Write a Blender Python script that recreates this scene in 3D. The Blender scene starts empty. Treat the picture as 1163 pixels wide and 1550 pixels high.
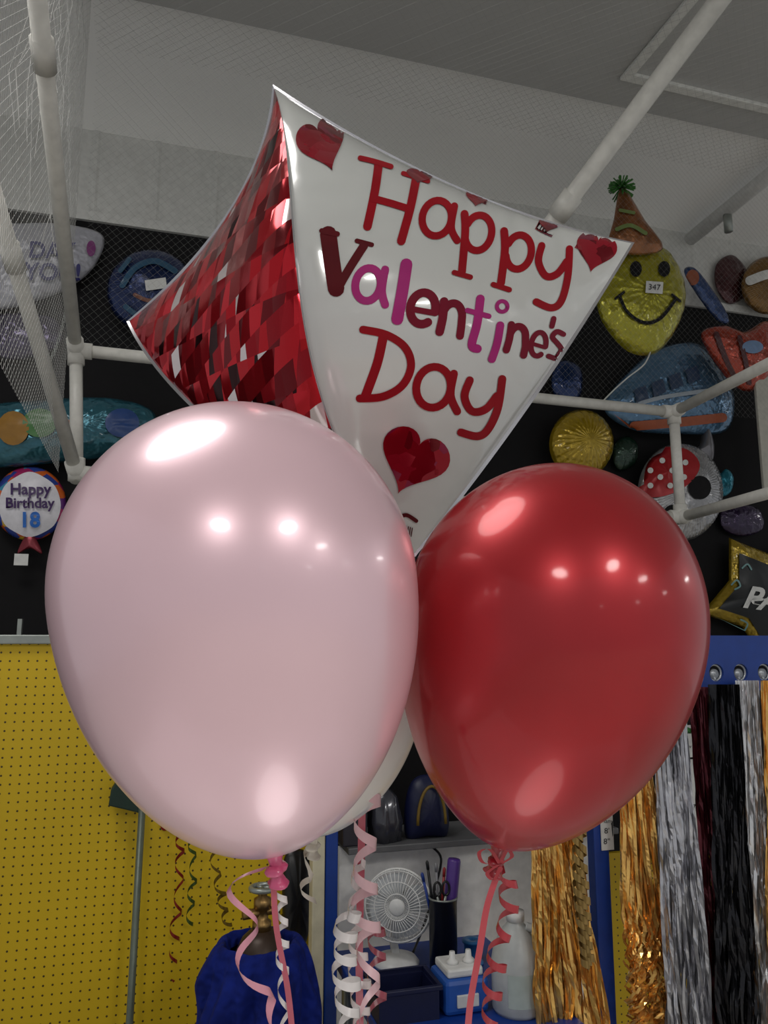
import bpy, bmesh, math, random
from math import sin, cos, pi, radians, sqrt
from mathutils import Vector as V3, Matrix
from mathutils.bvhtree import BVHTree
random.seed(7)
S = bpy.context.scene
COL = S.collection
S.view_settings.view_transform = 'Standard'
S.view_settings.exposure = 0.12

# ------------------------------------------------------------------ camera
F = 1180.0
CAM = V3((0, 0, 1.85))
PS, PT = radians(16.5), radians(9.4)
FW = V3((sin(PS)*cos(PT), cos(PS)*cos(PT), sin(PT)))
RT = V3((cos(PS), -sin(PS), 0))
UP = RT.cross(FW)
cd = bpy.data.cameras.new('camera')
cam = bpy.data.objects.new('camera', cd)
COL.objects.link(cam)
cd.sensor_fit = 'VERTICAL'
cd.sensor_height = 36
cd.lens = F/1550*36
cd.clip_start = 0.02
m = Matrix((RT, UP, -FW)).transposed().to_4x4()
m.translation = CAM
cam.matrix_world = m
S.camera = cam

def ray(px, py): return FW + RT*((px-581.5)/F) + UP*((775-py)/F)
def atd(px, py, d): return CAM + ray(px, py)*d
def aty(px, py, Y):
    r = ray(px, py); return CAM + r*(Y/r.y)
def atz(px, py, z):
    r = ray(px, py); return CAM + r*((z-CAM.z)/r.z)

# ------------------------------------------------------------------ materials
def lin(c):
    c = c/255.0
    return c/12.92 if c <= 0.04045 else ((c+0.055)/1.055)**2.4
def rgb(t): return (lin(t[0]), lin(t[1]), lin(t[2]), 1)
MATS = {}
def mat(name, col, rough=0.5, metal=0.0, coat=0.0, coatr=0.05, var=0.08, scale=30, trans=0, alpha=1, spec=0.5, sss=0):
    if name in MATS: return MATS[name]
    M = bpy.data.materials.new(name); M.use_nodes = True
    nt = M.node_tree; b = nt.nodes['Principled BSDF']
    b.inputs['Roughness'].default_value = rough
    b.inputs['Metallic'].default_value = metal
    b.inputs['Coat Weight'].default_value = coat
    b.inputs['Coat Roughness'].default_value = coatr
    b.inputs['Transmission Weight'].default_value = trans
    b.inputs['Alpha'].default_value = alpha
    b.inputs['Specular IOR Level'].default_value = spec
    if sss:
        b.inputs['Subsurface Weight'].default_value = sss
        b.inputs['Subsurface Radius'].default_value = (.02, .01, .01)
    c = rgb(col)
    tc = nt.nodes.new('ShaderNodeTexCoord'); n = nt.nodes.new('ShaderNodeTexNoise')
    n.inputs['Scale'].default_value = scale
    nt.links.new(tc.outputs['Object'], n.inputs['Vector'])
    r = nt.nodes.new('ShaderNodeValToRGB')
    r.color_ramp.elements[0].position = .3; r.color_ramp.elements[1].position = .7
    r.color_ramp.elements[0].color = (c[0]*(1-var), c[1]*(1-var), c[2]*(1-var), 1)
    r.color_ramp.elements[1].color = (min(1, c[0]*(1+var)), min(1, c[1]*(1+var)), min(1, c[2]*(1+var)), 1)
    nt.links.new(n.outputs['Fac'], r.inputs['Fac'])
    nt.links.new(r.outputs['Color'], b.inputs['Base Color'])
    MATS[name] = M
    return M
def crinkle(M, scale=22, strength=.35, dist=.02):
    nt = M.node_tree; b = nt.nodes['Principled BSDF']
    tc = nt.nodes.new('ShaderNodeTexCoord'); n = nt.nodes.new('ShaderNodeTexNoise')
    n.inputs['Scale'].default_value = scale; n.inputs['Detail'].default_value = 2
    nt.links.new(tc.outputs['Object'], n.inputs['Vector'])
    bp = nt.nodes.new('ShaderNodeBump'); bp.inputs['Strength'].default_value = strength; bp.inputs['Distance'].default_value = dist
    nt.links.new(n.outputs['Fac'], bp.inputs['Height']); nt.links.new(bp.outputs['Normal'], b.inputs['Normal'])
    return M

def prism(name, cols, scale=(60, 60, 60), jit=0.5, rough=0.15, metal=0.8, dist='CHEBYCHEV', axes=None):
    """prismatic foil: flat cells, each its own tone and its own slight tilt.
    axes=(u, v, su, sv): two overlapping skewed grids instead of a voronoi"""
    M = bpy.data.materials.new(name); M.use_nodes = True
    nt = M.node_tree; b = nt.nodes['Principled BSDF']
    b.inputs['Roughness'].default_value = rough; b.inputs['Metallic'].default_value = metal
    tc = nt.nodes.new('ShaderNodeTexCoord')
    L_ = nt.links.new
    def vm(op, a, val=None, b2=None):
        n = nt.nodes.new('ShaderNodeVectorMath'); n.operation = op
        L_(a, n.inputs[0])
        if val is not None: n.inputs[1].default_value = val
        if b2 is not None: L_(b2, n.inputs[1])
        return n
    def mth(op, a, val=None, b2=None):
        n = nt.nodes.new('ShaderNodeMath'); n.operation = op
        L_(a, n.inputs[0])
        if val is not None: n.inputs[1].default_value = val
        if b2 is not None: L_(b2, n.inputs[1])
        return n.outputs[0]
    if axes is None:
        mp = nt.nodes.new('ShaderNodeMapping')
        mp.inputs['Scale'].default_value = scale
        mp.inputs['Rotation'].default_value = (0.1, 0.25, 0.3)
        L_(tc.outputs['Object'], mp.inputs['Vector'])
        v = nt.nodes.new('ShaderNodeTexVoronoi'); v.distance = dist; v.inputs['Scale'].default_value = 1
        L_(mp.outputs['Vector'], v.inputs['Vector'])
        colour = v.outputs['Color']
        sp = nt.nodes.new('ShaderNodeSeparateColor'); L_(colour, sp.inputs['Color'])
        fac = sp.outputs['Red']
    else:
        u, w, su, sv = axes
        def cells(uu, ww, su, sv, seed):
            a = vm('DOT_PRODUCT', tc.outputs['Object'], tuple(uu*su)).outputs['Value']
            c = vm('DOT_PRODUCT', tc.outputs['Object'], tuple(ww*sv)).outputs['Value']
            row = mth('FLOOR', c)
            wn = nt.nodes.new('ShaderNodeTexWhiteNoise'); wn.noise_dimensions = '1D'
            L_(mth('ADD', row, seed), wn.inputs['W'])
            sh = mth('ADD', a, b2=mth('MULTIPLY', wn.outputs['Value'], 5.0))
            fr_ = mth('MULTIPLY', mth('SUBTRACT', mth('FRACT', c), .5), .4)
            col = mth('FLOOR', mth('ADD', sh, b2=fr_))
            cb = nt.nodes.new('ShaderNodeCombineXYZ'); L_(col, cb.inputs[0]); L_(row, cb.inputs[1]); cb.inputs[2].default_value = seed
            w2 = nt.nodes.new('ShaderNodeTexWhiteNoise'); w2.noise_dimensions = '3D'; L_(cb.outputs[0], w2.inputs['Vector'])
            return w2
        n1 = cells(u, w, su, sv, 3.3)
        n2 = cells((u*.95+w*.3), (w*.95-u*.3), su*.6, sv*.55, 8.1)
        fac = mth('FRACT', mth('ADD', n1.outputs['Value'], b2=mth('MULTIPLY', n2.outputs['Value'], .55)))
        colour = vm('SCALE', vm('ADD', n1.outputs['Color'], None, n2.outputs['Color']).outputs[0])
        colour.inputs['Scale'].default_value = .5
        colour = colour.outputs[0]
    r = nt.nodes.new('ShaderNodeValToRGB'); r.color_ramp.interpolation = 'CONSTANT'
    el = r.color_ramp.elements
    while len(el) < len(cols): el.new(0.5)
    for i, (p, c) in enumerate(cols):
        el[i].position = p; el[i].color = rgb(c)
    L_(fac, r.inputs['Fac'])
    L_(r.outputs['Color'], b.inputs['Base Color'])
    sub = vm('SUBTRACT', colour, (.5, .5, .5))
    sc = vm('SCALE', sub.outputs[0]); sc.inputs['Scale'].default_value = jit
    g = nt.nodes.new('ShaderNodeNewGeometry')
    ad = vm('ADD', g.outputs['Normal'], None, sc.outputs[0])
    no = vm('NORMALIZE', ad.outputs[0]); L_(no.outputs[0], b.inputs['Normal'])
    MATS[name] = M
    return M

def pegmat():
    M = bpy.data.materials.new('yellow pegboard'); M.use_nodes = True
    nt = M.node_tree; b = nt.nodes['Principled BSDF']; b.inputs['Roughness'].default_value = .55
    tc = nt.nodes.new('ShaderNodeTexCoord')
    def vm(op, a, val=None):
        n = nt.nodes.new('ShaderNodeVectorMath'); n.operation = op
        nt.links.new(a, n.inputs[0])
        if val is not None: n.inputs[1].default_value = val
        return n
    a = vm('MULTIPLY', tc.outputs['Object'], (1/.0254, 0, 1/.0254))
    f = vm('FRACTION', a.outputs[0])
    s = vm('SUBTRACT', f.outputs[0], (.5, 0, .5))
    l = vm('LENGTH', s.outputs[0])
    lt = nt.nodes.new('ShaderNodeMath'); lt.operation = 'LESS_THAN'; lt.inputs[1].default_value = .12
    nt.links.new(l.outputs['Value'], lt.inputs[0])
    mx = nt.nodes.new('ShaderNodeMix'); mx.data_type = 'RGBA'
    mx.inputs['A'].default_value = rgb((204, 170, 4)); mx.inputs['B'].default_value = rgb((66, 52, 4))
    nt.links.new(lt.outputs[0], mx.inputs['Factor'])
    nt.links.new(mx.outputs['Result'], b.inputs['Base Color'])
    return M

pinkM = mat('pearl pink latex', (250, 212, 221), .32, .3, .6, .1, .03, 8)
redM = mat('ruby red latex', (174, 30, 38), .36, .5, .5, .1, .08, 14)
whiteLatex = mat('white latex', (224, 220, 214), .3, 0, .6, .06, .03, 8)
pinkKnot = mat('deep pink latex', (216, 92, 134), .35, 0, .5)
redKnot = mat('deep red latex', (160, 28, 42), .35, 0, .5)
whiteFoil = mat('white foil', (208, 209, 205), .2, .08, .8, .07, .02, 8)
silverFoil = mat('silver foil', (200, 198, 202), .18, .9)
heartPrism = prism('heart prismatic foil', [(0, (150, 14, 34)), (.3, (118, 10, 26)), (.55, (170, 22, 44)), (.82, (146, 24, 64)), (.985, (200, 180, 184))], (40, 40, 40), .3, .16, .5)
letterRed = mat('dark red foil print', (146, 8, 24), .55, 0, 0, spec=.15)
letterDark = mat('darkest red foil print', (86, 8, 18), .55, 0, 0, spec=.15)
letterWine = mat('wine red foil print', (118, 12, 38), .55, 0, 0, spec=.15)
letterPink = mat('magenta foil print', (166, 28, 112), .5, 0, 0, spec=.25)
black = mat('black paint', (18, 17, 19), .75, spec=.2)
blackGloss = mat('black plastic', (18, 18, 20), .35)
pvc = mat('white pvc', (208, 206, 199), .4)
netM = mat('net string', (130, 130, 127), .8)
netW = mat('pale net string', (170, 170, 167), .8)
whiteWall = mat('white metal wall panel', (206, 206, 202), .5)
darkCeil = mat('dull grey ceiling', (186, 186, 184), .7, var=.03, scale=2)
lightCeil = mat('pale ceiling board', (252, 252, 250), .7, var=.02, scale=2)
floorM = mat('grey concrete', (200, 196, 188), .5, var=.1, scale=4)
trimM = mat('white trim', (225, 225, 220), .5)
blueM = mat('blue paint', (16, 56, 138), .4)
navy = mat('navy blue', (14, 20, 58), .45)
royal = crinkle(mat('royal blue fabric', (16, 32, 110), .9, var=.25, spec=.2), 14, .9, .05)
creamM = mat('cream paint', (206, 198, 170), .5)
paperM = mat('white paper', (215, 215, 212), .6)
whitePl = mat('white plastic', (225, 225, 223), .35)
brass = mat('dull brass', (150, 120, 75), .35, .9)
steel = mat('brushed steel', (150, 155, 150), .35, .6)
brown = mat('dark brown steel', (60, 45, 35), .4, .3)
goldF = mat('gold foil strips', (250, 196, 112), .2, .72, var=.12)
silvF = mat('silver foil strips', (238, 238, 240), .18, .72, var=.1)
blackF = mat('black foil strips', (44, 44, 48), .18, .7, var=.2)
burgF = mat('burgundy foil strips', (96, 36, 46), .22, .6, var=.2)
PEG = pegmat()
ink = mat('black ink', (25, 25, 28), .6)

# ------------------------------------------------------------------ mesh builder
ORG = {}
def cr(pts, n=8, closed=False):
    out = []; N = len(pts)
    g = (lambda i: pts[i % N]) if closed else (lambda i: pts[max(0, min(N-1, i))])
    for i in range(N if closed else N-1):
        p0, p1, p2, p3 = g(i-1), g(i), g(i+1), g(i+2)
        for k in range(n):
            t = k/n
            out.append(tuple(.5*(2*b+(c-a)*t+(2*a-5*b+4*c-d)*t*t+(3*b-a-3*c+d)*t**3) for a, b, c, d in zip(p0, p1, p2, p3)))
    if not closed: out.append(tuple(pts[-1]))
    return out

class MB:
    def __init__(s): s.V = []; s.F = []; s.M = []
    def add(s, vs, fs, mi=0):
        o = len(s.V); s.V += [V3(v) for v in vs]
        for f in fs: s.F.append(tuple(i+o for i in f)); s.M.append(mi)
        return s
    def box(s, a, b, mi=0):
        (x0, y0, z0), (x1, y1, z1) = a, b
        return s.add([(x0, y0, z0), (x1, y0, z0), (x1, y1, z0), (x0, y1, z0), (x0, y0, z1), (x1, y0, z1), (x1, y1, z1), (x0, y1, z1)],
                     [(0, 3, 2, 1), (4, 5, 6, 7), (0, 1, 5, 4), (1, 2, 6, 5), (2, 3, 7, 6), (3, 0, 4, 7)], mi)
    def grid(s, rows, cu=False, mi=0):
        n = len(rows[0]); vs = [p for r in rows for p in r]; fs = []
        for i in range(len(rows)-1):
            for j in range(n if cu else n-1):
                k = (j+1) % n
                fs.append((i*n+j, i*n+k, (i+1)*n+k, (i+1)*n+j))
        return s.add(vs, fs, mi)
    def tube(s, path, r, n=10, mi=0, closed=False, caps=True):
        P = [V3(p) for p in path]; N = len(P)
        rad = r if isinstance(r, (list, tuple)) else [r]*N
        t0 = (P[1]-P[0]).normalized()
        u = t0.orthogonal().normalized(); rows = []
        for i in range(N):
            if closed: t = (P[(i+1) % N]-P[i-1]).normalized()
            else: t = (P[min(N-1, i+1)]-P[max(0, i-1)]).normalized()
            u = (u-t*u.dot(t)).normalized(); w = t.cross(u)
            rows.append([P[i]+(u*cos(2*pi*k/n)+w*sin(2*pi*k/n))*rad[i] for k in range(n)])
        if closed: rows.append(rows[0])
        o = len(s.V); s.grid(rows, True, mi)
        if caps and not closed:
            s.F.append(tuple(range(o, o+n))); s.M.append(mi)
            s.F.append(tuple(range(o+(N-1)*n, o+N*n))); s.M.append(mi)
        return s
    def lathe(s, prof, org, axis=(0, 0, 1), n=32, mi=0, fn=None):
        ax = V3(axis).normalized(); u = ax.orthogonal().normalized(); w = ax.cross(u); org = V3(org)
        rows = []
        for r, h in prof:
            rows.append([org+ax*h+(u*cos(2*pi*k/n)+w*sin(2*pi*k/n))*(r*(fn(2*pi*k/n, h) if fn else 1)) for k in range(n)])
        return s.grid(rows, True, mi)
    def pillow(s, pts, nrm, T, rings=9, mi=0, crimp=.05):
        pts = [V3(p) for p in pts]; c = sum(pts, V3((0, 0, 0)))/len(pts); nrm = V3(nrm); n = len(pts)
        for sg in (1, -1):
            rows = []
            for i in range(rings+1):
                q = 1-(i/rings)**1.4
                h = T*(1-q*q)**.6
                rows.append([c+(p-c)*max(q, .002)+nrm*sg*h*(1+crimp*sin(j*2.1)*q) for j, p in enumerate(pts)])
            s.grid(rows, True, mi)
        return s
    def prismo(s, pts, ext, mi=0):
        pts = [V3(p) for p in pts]; e = V3(ext); n = len(pts)
        return s.add(pts+[p+e for p in pts], [tuple(range(n)), tuple(range(2*n-1, n-1, -1))]+[(i, (i+1) % n, n+(i+1) % n, n+i) for i in range(n)], mi)
    def bvh(s): return BVHTree.FromPolygons([tuple(v) for v in s.V], s.F)
    def build(s, name, mats, parent=None, smooth=True, bev=0, merge=True):
        if not isinstance(mats, (list, tuple)): mats = [mats]
        if parent is not None: o = ORG[parent.name]
        else:
            xs = [v.x for v in s.V]; ys = [v.y for v in s.V]; zs = [v.z for v in s.V]
            o = V3(((min(xs)+max(xs))/2, (min(ys)+max(ys))/2, min(zs)))
        me = bpy.data.meshes.new(name)
        me.from_pydata([v-o for v in s.V], [], s.F)
        for mm in mats: me.materials.append(mm)
        for p, mi in zip(me.polygons, s.M): p.material_index = mi; p.use_smooth = smooth
        bm = bmesh.new(); bm.from_mesh(me)
        if merge: bmesh.ops.remove_doubles(bm, verts=bm.verts, dist=1e-5)
        bmesh.ops.recalc_face_normals(bm, faces=bm.faces); bm.to_mesh(me); bm.free()
        ob = bpy.data.objects.new(name, me); COL.objects.link(ob)
        if parent is not None: ob.parent = parent
        else: ob.location = o
        ORG[ob.name] = o
        if bev:
            md = ob.modifiers.new('bevel', 'BEVEL'); md.width = bev; md.segments = 2; md.limit_method = 'ANGLE'
        return ob

def tag(o, label, cat, group=None):
    o['label'] = label; o['category'] = cat
    if group: o['group'] = group
    return o
def thing(name, loc, label, cat, group=None):
    o = bpy.data.objects.new(name, None); COL.objects.link(o); o.location = loc
    o.empty_display_size = .05
    ORG[o.name] = V3(loc)
    return tag(o, label, cat, group)
def struct(mb, name, mats, **k):
    o = mb.build(name, mats, None, **k); o['kind'] = 'structure'; return o

def proj(bvh, px, py, off, g):
    d = ray(px, py).normalized()
    h = bvh.ray_cast(CAM, d)
    if h[0] is None:
        h = bvh.find_nearest(atd(px, py, g))
    p, n = h[0], h[1]
    if g > 2: return p-d*off
    if n.dot(d) > 0: n = -n
    return p+n*off
def stroke(mb, bvh, pts, w, off=.001, g=.95, mi=0, smooth=True, cap=True):
    P = cr(pts, 8) if len(pts) < 14 else list(pts)
    rows = []
    N = len(P)
    W = [w]*N
    if cap:
        def ext(a, b):
            l = sqrt((a[0]-b[0])**2+(a[1]-b[1])**2) or 1
            return ((a[0]-b[0])/l, (a[1]-b[1])/l)
        d0 = ext(P[0], P[1]); d1 = ext(P[-1], P[-2])
        h0 = [(P[0][0]+d0[0]*w*.45*s, P[0][1]+d0[1]*w*.45*s) for s in (1, .9, .6)]
        h1 = [(P[-1][0]+d1[0]*w*.45*s, P[-1][1]+d1[1]*w*.45*s) for s in (.6, .9, 1)]
        P = h0+P+h1; W = [w*.05, w*.43, w*.8]+W+[w*.8, w*.43, w*.05]; N = len(P)
    for i in range(N):
        a, b = P[max(0, i-1)], P[min(N-1, i+1)]
        tx, ty = b[0]-a[0], b[1]-a[1]; l = sqrt(tx*tx+ty*ty) or 1
        nx, ny = -ty/l, tx/l
        rows.append([proj(bvh, P[i][0]+nx*k*W[i]/2, P[i][1]+ny*k*W[i]/2, off, g) for k in (-1, -.4, .4, 1)])
    mb.grid(rows, False, mi)
def fill(mb, bvh, out, off=.001, g=.95, mi=0, rings=7):
    cx = sum(p[0] for p in out)/len(out); cy = sum(p[1] for p in out)/len(out)
    rows = [[proj(bvh, cx+(p[0]-cx)*q, cy+(p[1]-cy)*q, off, g) for p in out] for q in [1-.999*i/rings for i in range(rings+1)]]
    mb.grid(rows, True, mi)
def heart(cx, cy, w, ang, h=None, n=48):
    h = h or w; a = radians(ang); out = []
    for i in range(n):
        t = 2*pi*i/n
        x = sin(t)**3*w/2; y = -(13*cos(t)-4*cos(2*t)-1.6*cos(3*t)-cos(4*t)+2)/29*h
        out.append((cx+x*cos(a)-y*sin(a), cy+x*sin(a)+y*cos(a)))
    return out
def ell(cx, cy, rx, ry, n=40, a0=0, a1=2*pi): return [(cx+rx*cos(a0+(a1-a0)*i/n), cy+ry*sin(a0+(a1-a0)*i/n)) for i in range(n)]
def arc(cx, cy, rx, ry, d0, d1, rot=12, n=28):
    r = radians(rot); o = []
    for i in range(n+1):
        a = radians(d0+(d1-d0)*i/n); x, y = rx*cos(a), ry*sin(a)
        o.append((cx+x*cos(r)-y*sin(r), cy+x*sin(r)+y*cos(r)))
    return o
def textverts(s, bold=0, shear=0):
    cu = bpy.data.curves.new('text', 'FONT'); cu.body = s; cu.align_x = 'CENTER'; cu.align_y = 'CENTER'; cu.resolution_u = 4
    cu.offset = bold; cu.shear = shear
    ob = bpy.data.objects.new('text', cu); COL.objects.link(ob)
    dg = bpy.context.evaluated_depsgraph_get()
    me = bpy.data.meshes.new_from_object(ob.evaluated_get(dg))
    bm = bmesh.new(); bm.from_mesh(me)
    bmesh.ops.triangulate(bm, faces=bm.faces)
    bm.verts.index_update()
    vs = [(v.co.x, v.co.y) for v in bm.verts]; fs = [tuple(v.index for v in f.verts) for f in bm.faces]
    bm.free(); bpy.data.objects.remove(ob); bpy.data.curves.remove(cu); bpy.data.meshes.remove(me)
    return vs, fs
def text(mb, bvh, s, cx, cy, size, ang=0, bold=0, shear=0, off=.004, g=4, mi=0, sx=1):
    vs, fs = textverts(s, bold, shear); a = radians(ang)
    mb.add([proj(bvh, cx+size*(x*sx*cos(a)+y*sin(a)), cy+size*(x*sx*sin(a)-y*cos(a)), off, g) for x, y in vs], fs, mi)

# ------------------------------------------------------------------ room shell
WY = 3.9
HC = aty(80, 187, WY).z
zb = aty(70, 318, WY).z
mb = MB(); mb.box((-4, WY, 0), (7, WY+.1, zb), 0); mb.box((-4, WY, zb), (7, WY+.1, HC+.1), 1)
x = -4
while x < 7:
    mb.add([(x, WY, zb), (x+.012, WY-.008, zb), (x+.028, WY-.008, zb), (x+.04, WY, zb), (x, WY, HC), (x+.012, WY-.008, HC), (x+.028, WY-.008, HC), (x+.04, WY, HC)], [(0, 1, 5, 4), (1, 2, 6, 5), (2, 3, 7, 6)], 1); x += .3
mb.box((-4, WY-.02, zb-.03), (7, WY, zb+.02), 1)
struct(mb, 'wall_back', [black, whiteWall], smooth=False)
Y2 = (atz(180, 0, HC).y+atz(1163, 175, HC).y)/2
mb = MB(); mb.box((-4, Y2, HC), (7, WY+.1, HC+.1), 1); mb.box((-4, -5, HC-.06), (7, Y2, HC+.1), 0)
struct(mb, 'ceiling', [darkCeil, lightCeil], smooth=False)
mb = MB(); mb.box((-4, -5, -.1), (7, WY+.1, 0)); struct(mb, 'floor', floorM, smooth=False)
zc = HC-.06
a, b, c = atz(945, 108, zc), atz(1185, 182, zc), atz(1012, -20, zc)
mb = MB()
x0, y1 = a.x, (a.y+b.y)/2
mb.box((x0, y1-.045, zc-.02), (b.x, y1, zc)); mb.box((x0, c.y, zc-.02), (x0+.045, y1-.045, zc))
struct(mb, 'trim_1', trimM, smooth=False, bev=.004)

# partition with pegboard
PY = 2.6
xl = aty(-60, 1200, PY).x; xp = aty(478, 1300, PY).x
zt = aty(40, 975, PY).z
mb = MB(); mb.box((xl, PY, 0), (xp, PY+.02, zt))
o = mb.build('pegboard', PEG, smooth=False)
tag(o, 'large yellow perforated pegboard panel at the left behind the pink balloon', 'pegboard')
t = thing('metal_rail', (xl, PY, zt), 'thin white metal rail running along the top of the yellow pegboard', 'rail')
mb = MB(); mb.box((xl, PY-.02, zt), (xp, PY+.03, zt+.028)); mb.build('bar', steel, t, smooth=False, bev=.003)
p = aty(30, 955, PY); mb = MB(); mb.box((p.x-.006, PY-.015, zt+.028), (p.x+.006, PY+.01, zt+.075)); mb.build('bracket', steel, t, smooth=False)
xr0 = aty(925, 1350, PY).x; xr1 = aty(1230, 1350, PY).x; zr = aty(1000, 1285, PY).z
mb = MB(); mb.box((xr0, PY, 0), (xr1, PY+.02, zr)); o = mb.build('pegboard', PEG, smooth=False)
tag(o, 'yellow pegboard strip glimpsed behind the hanging foil fringes', 'pegboard')
# white panel and shelf
xw0, xw1 = aty(513, 1400, PY).x, aty(915, 1400, PY).x
zs = aty(620, 1275, PY-.1).z
mb = MB(); mb.box((xw0, PY, 0), (xw1, PY+.02, zs-.025)); o = struct(mb, 'wall_booth', mat('white panel', (246, 244, 240), .5), smooth=False)
mb = MB(); mb.box((xw0, PY-.12, zs-.02), (xw1, PY+.14, zs)); o = mb.build('shelf_board', mat('grey shelf', (100, 100, 102), .4), smooth=False, bev=.003)
tag(o, 'narrow grey shelf board above the white fan, carrying dark items', 'shelf')
# posts
def post(pxa, pxb, Y, M, label, ytop, d=.05):
    a = aty(pxa, 1420, Y); b = aty(pxb, 1420, Y); z1 = aty((pxa+pxb)/2, ytop, Y).z
    mb = MB(); mb.box((a.x, Y, 0), (b.x, Y+d, z1)); tag(mb.build('post', M, smooth=False, bev=.004), label, 'post')
post(472, 491, 2.4, creamM, 'cream painted upright post beside the blue post under the pink balloon', 1225)
post(492, 511, 2.4, blueM, 'slim blue upright post at the left of the fan and white panel', 1225)

# ------------------------------------------------------------------ pvc cage
YC = 2.9
UL, LL, UR, LR = aty(115, 530, YC), aty(116, 717, YC), aty(1020, 624, YC), aty(1031, 783, YC)
cage = thing('pipe_frame', (UL.x, YC, LL.z), 'white plastic pipe frame hanging high around the balloon display', 'pipe frame')
def pipe(p, q, r=.023, par=cage, M=pvc, name='pipe'):
    return MB().tube([p, q], r, 14).build(name, M, par)
A1 = atd(52, -40, 1.75); B1 = atd(-40, 190, 1.95)
C1 = atz(1230, 517, UR.z); D1 = atz(1230, 728, LR.z)
for p, q in ((UL, A1), (LL, B1), (UL, LL), (UL, UR), (LL, LR), (UR, LR), (UR, C1), (LR, D1)): pipe(p, q)
def fit(p, dirs, r=.03, l=.055):
    mb = MB()
    for d in dirs:
        d = V3(d).normalized(); mb.tube([p-d*.025, p+d*l], r, 14)
    mb.build('fitting', pvc, cage)
fit(UL, (A1-UL, LL-UL, UR-UL)); fit(LL, (B1-LL, UL-LL, LR-LL)); fit(UR, (C1-UR, LR-UR, UL-UR)); fit(LR, (D1-LR, UR-LR, LL-LR))
for p, q, py in ((UL, A1, 82), (LL, B1, 390)):
    best = min((p.lerp(q, k/200) for k in range(201)), key=lambda w: abs(775-F*(w-CAM).dot(UP)/(w-CAM).dot(FW)-py))
    d = (q-p).normalized(); MB().tube([best-d*.04, best+d*.04], .029, 14).build('fitting', pvc, cage)
e = atd(838, 335, 3.0); q = atd(1108, -25, 2.5)
dd = (e-q).normalized(); e2 = e+dd*((WY-.12-e.y)/dd.y)
t = thing('overhead_pipe', e2, 'white pipe crossing overhead above the right end of the foil balloon', 'pipe')
pipe(e2, q, .034, t); pipe(e-dd*.12, e-dd*.02, .042, t, name='fitting')
e = aty(1045, 362, WY-.06); q = atz(1230, 213, e.z)
t = thing('overhead_pipe', e, 'short dim pipe end at the far right above the black wall', 'pipe')
pipe(e, q, .042, t, mat('dim grey pvc', (210, 210, 208), .5))
k = e.lerp(q, .35); MB().tube([k, k+V3((0, 0, -.14))], .025, 10).build('bracket', steel, t)

# net
mb = MB()
def netplane(o, u, v, U, Vv, sp, r, mi=0):
    d = sp*1.414; n = int((U+Vv)/d)+1
    for i in range(n):
        s = i*d
        a0, a1 = max(0, s-Vv), min(U, s)
        mb.tube([o+u*a0+v*(s-a0), o+u*a1+v*(s-a1)], r, 3, mi=mi, caps=False)
        mb.tube([o+u*(U-a0)+v*(s-a0), o+u*(U-a1)+v*(s-a1)], r, 3, mi=mi, caps=False)
netplane(V3((UL.x, YC+.03, UL.z)), V3((1, 0, 0)), V3((0, 0, 1)), UR.x+.8-UL.x, HC-.08-UL.z, .022, .00024)
netplane(V3((UL.x-.03, 1.0, LL.z)), V3((0, 1, 0)), V3((0, 0, 1)), YC-1.0, HC-.08-LL.z, .02, .0005, 1)
netplane(V3((UL.x, .8, HC-.3)), V3((1, 0, 0)), V3((0, 1, 0)), UR.x+.5-UL.x, YC-.8, .03, .0004, 1)
for i in range(30):
    y = 1.5+i*.047; z0 = UL.z+.1+random.random()*.5
    mb.tube([V3((UL.x-.05+random.uniform(-.03, .03), y+sin(k*.9+i)*.02, HC-.1-(HC-.1-z0)*k/8)) for k in range(9)], .0012, 3, mi=1)
tag(mb.build('net', [netM, netW], smooth=False, merge=False), 'fine pale string netting draped over the white pipe frame', 'net')
# chain
t0 = aty(103, 440, YC-.1); mb = MB()
for i in range(26):
    c = t0+V3((-.0003*i*i*.3, 0, -.0125*i)); u = RT if i % 2 else FW
    mb.tube([c+u*.004*cos(a)+V3((0, 0, .0085*sin(a))) for a in [2*pi*k/10 for k in range(10)]], .0014, 5, closed=True)
tag(mb.build('chain', steel), 'thin metal chain hanging beside the left pipe', 'chain')

# ------------------------------------------------------------------ latex balloons
BODY = []
def latex(top, bot, d, wpx, tm, q, M, MK, label, rn=.008):
    a, b = atd(top[0], top[1], d), atd(bot[0], bot[1], d)
    ax = (b-a); L = ax.length; ax.normalize(); R = wpx/2*d/F*.972
    root = thing('latex_balloon', b, label, 'balloon')
    prof = []
    for i in range(91):
        t = (1-cos(pi*i/90))/2
        if t < tm: r = R*sqrt(max(0, 1-((tm-t)/tm)**2))
        else:
            s = (t-tm)/(1-tm); r = max(R*max(0, 1-s*s)**q, rn)
        prof.append((max(r, .0001), t*L))
    mb = MB().lathe(prof, a, ax, 96); BODY.append(mb.bvh()); mb.build('body', M, root)
    k = .72
    MB().lathe([(rn*1.3, -.006), (rn, .001), (rn*.7, .009*k), (rn*.6, .016*k)], b, ax, 24).build('neck', MK, root)
    pr = [(rn*.55, .014), (rn*.9, .016), (rn*1.15, .019), (rn*1.05, .023), (rn*.7, .025), (rn*.6, .026), (rn*.95, .032), (rn*1.2, .035), (rn*1.15, .0365), (rn*.4, .028)]
    MB().lathe([(r, h*k) for r, h in pr], b, ax, 24, fn=lambda an, h: 1+.22*sin(an*2+h*130)+.07*sin(an*5)).build('knot', MK, root)
    return root, a, b, R
PD, RD, WD = .60, .72, .88
latex((325, 612), (415, 1287), PD, 555, .41, .56, pinkM, pinkKnot, 'large pearl pink latex balloon in front at the left')
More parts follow.
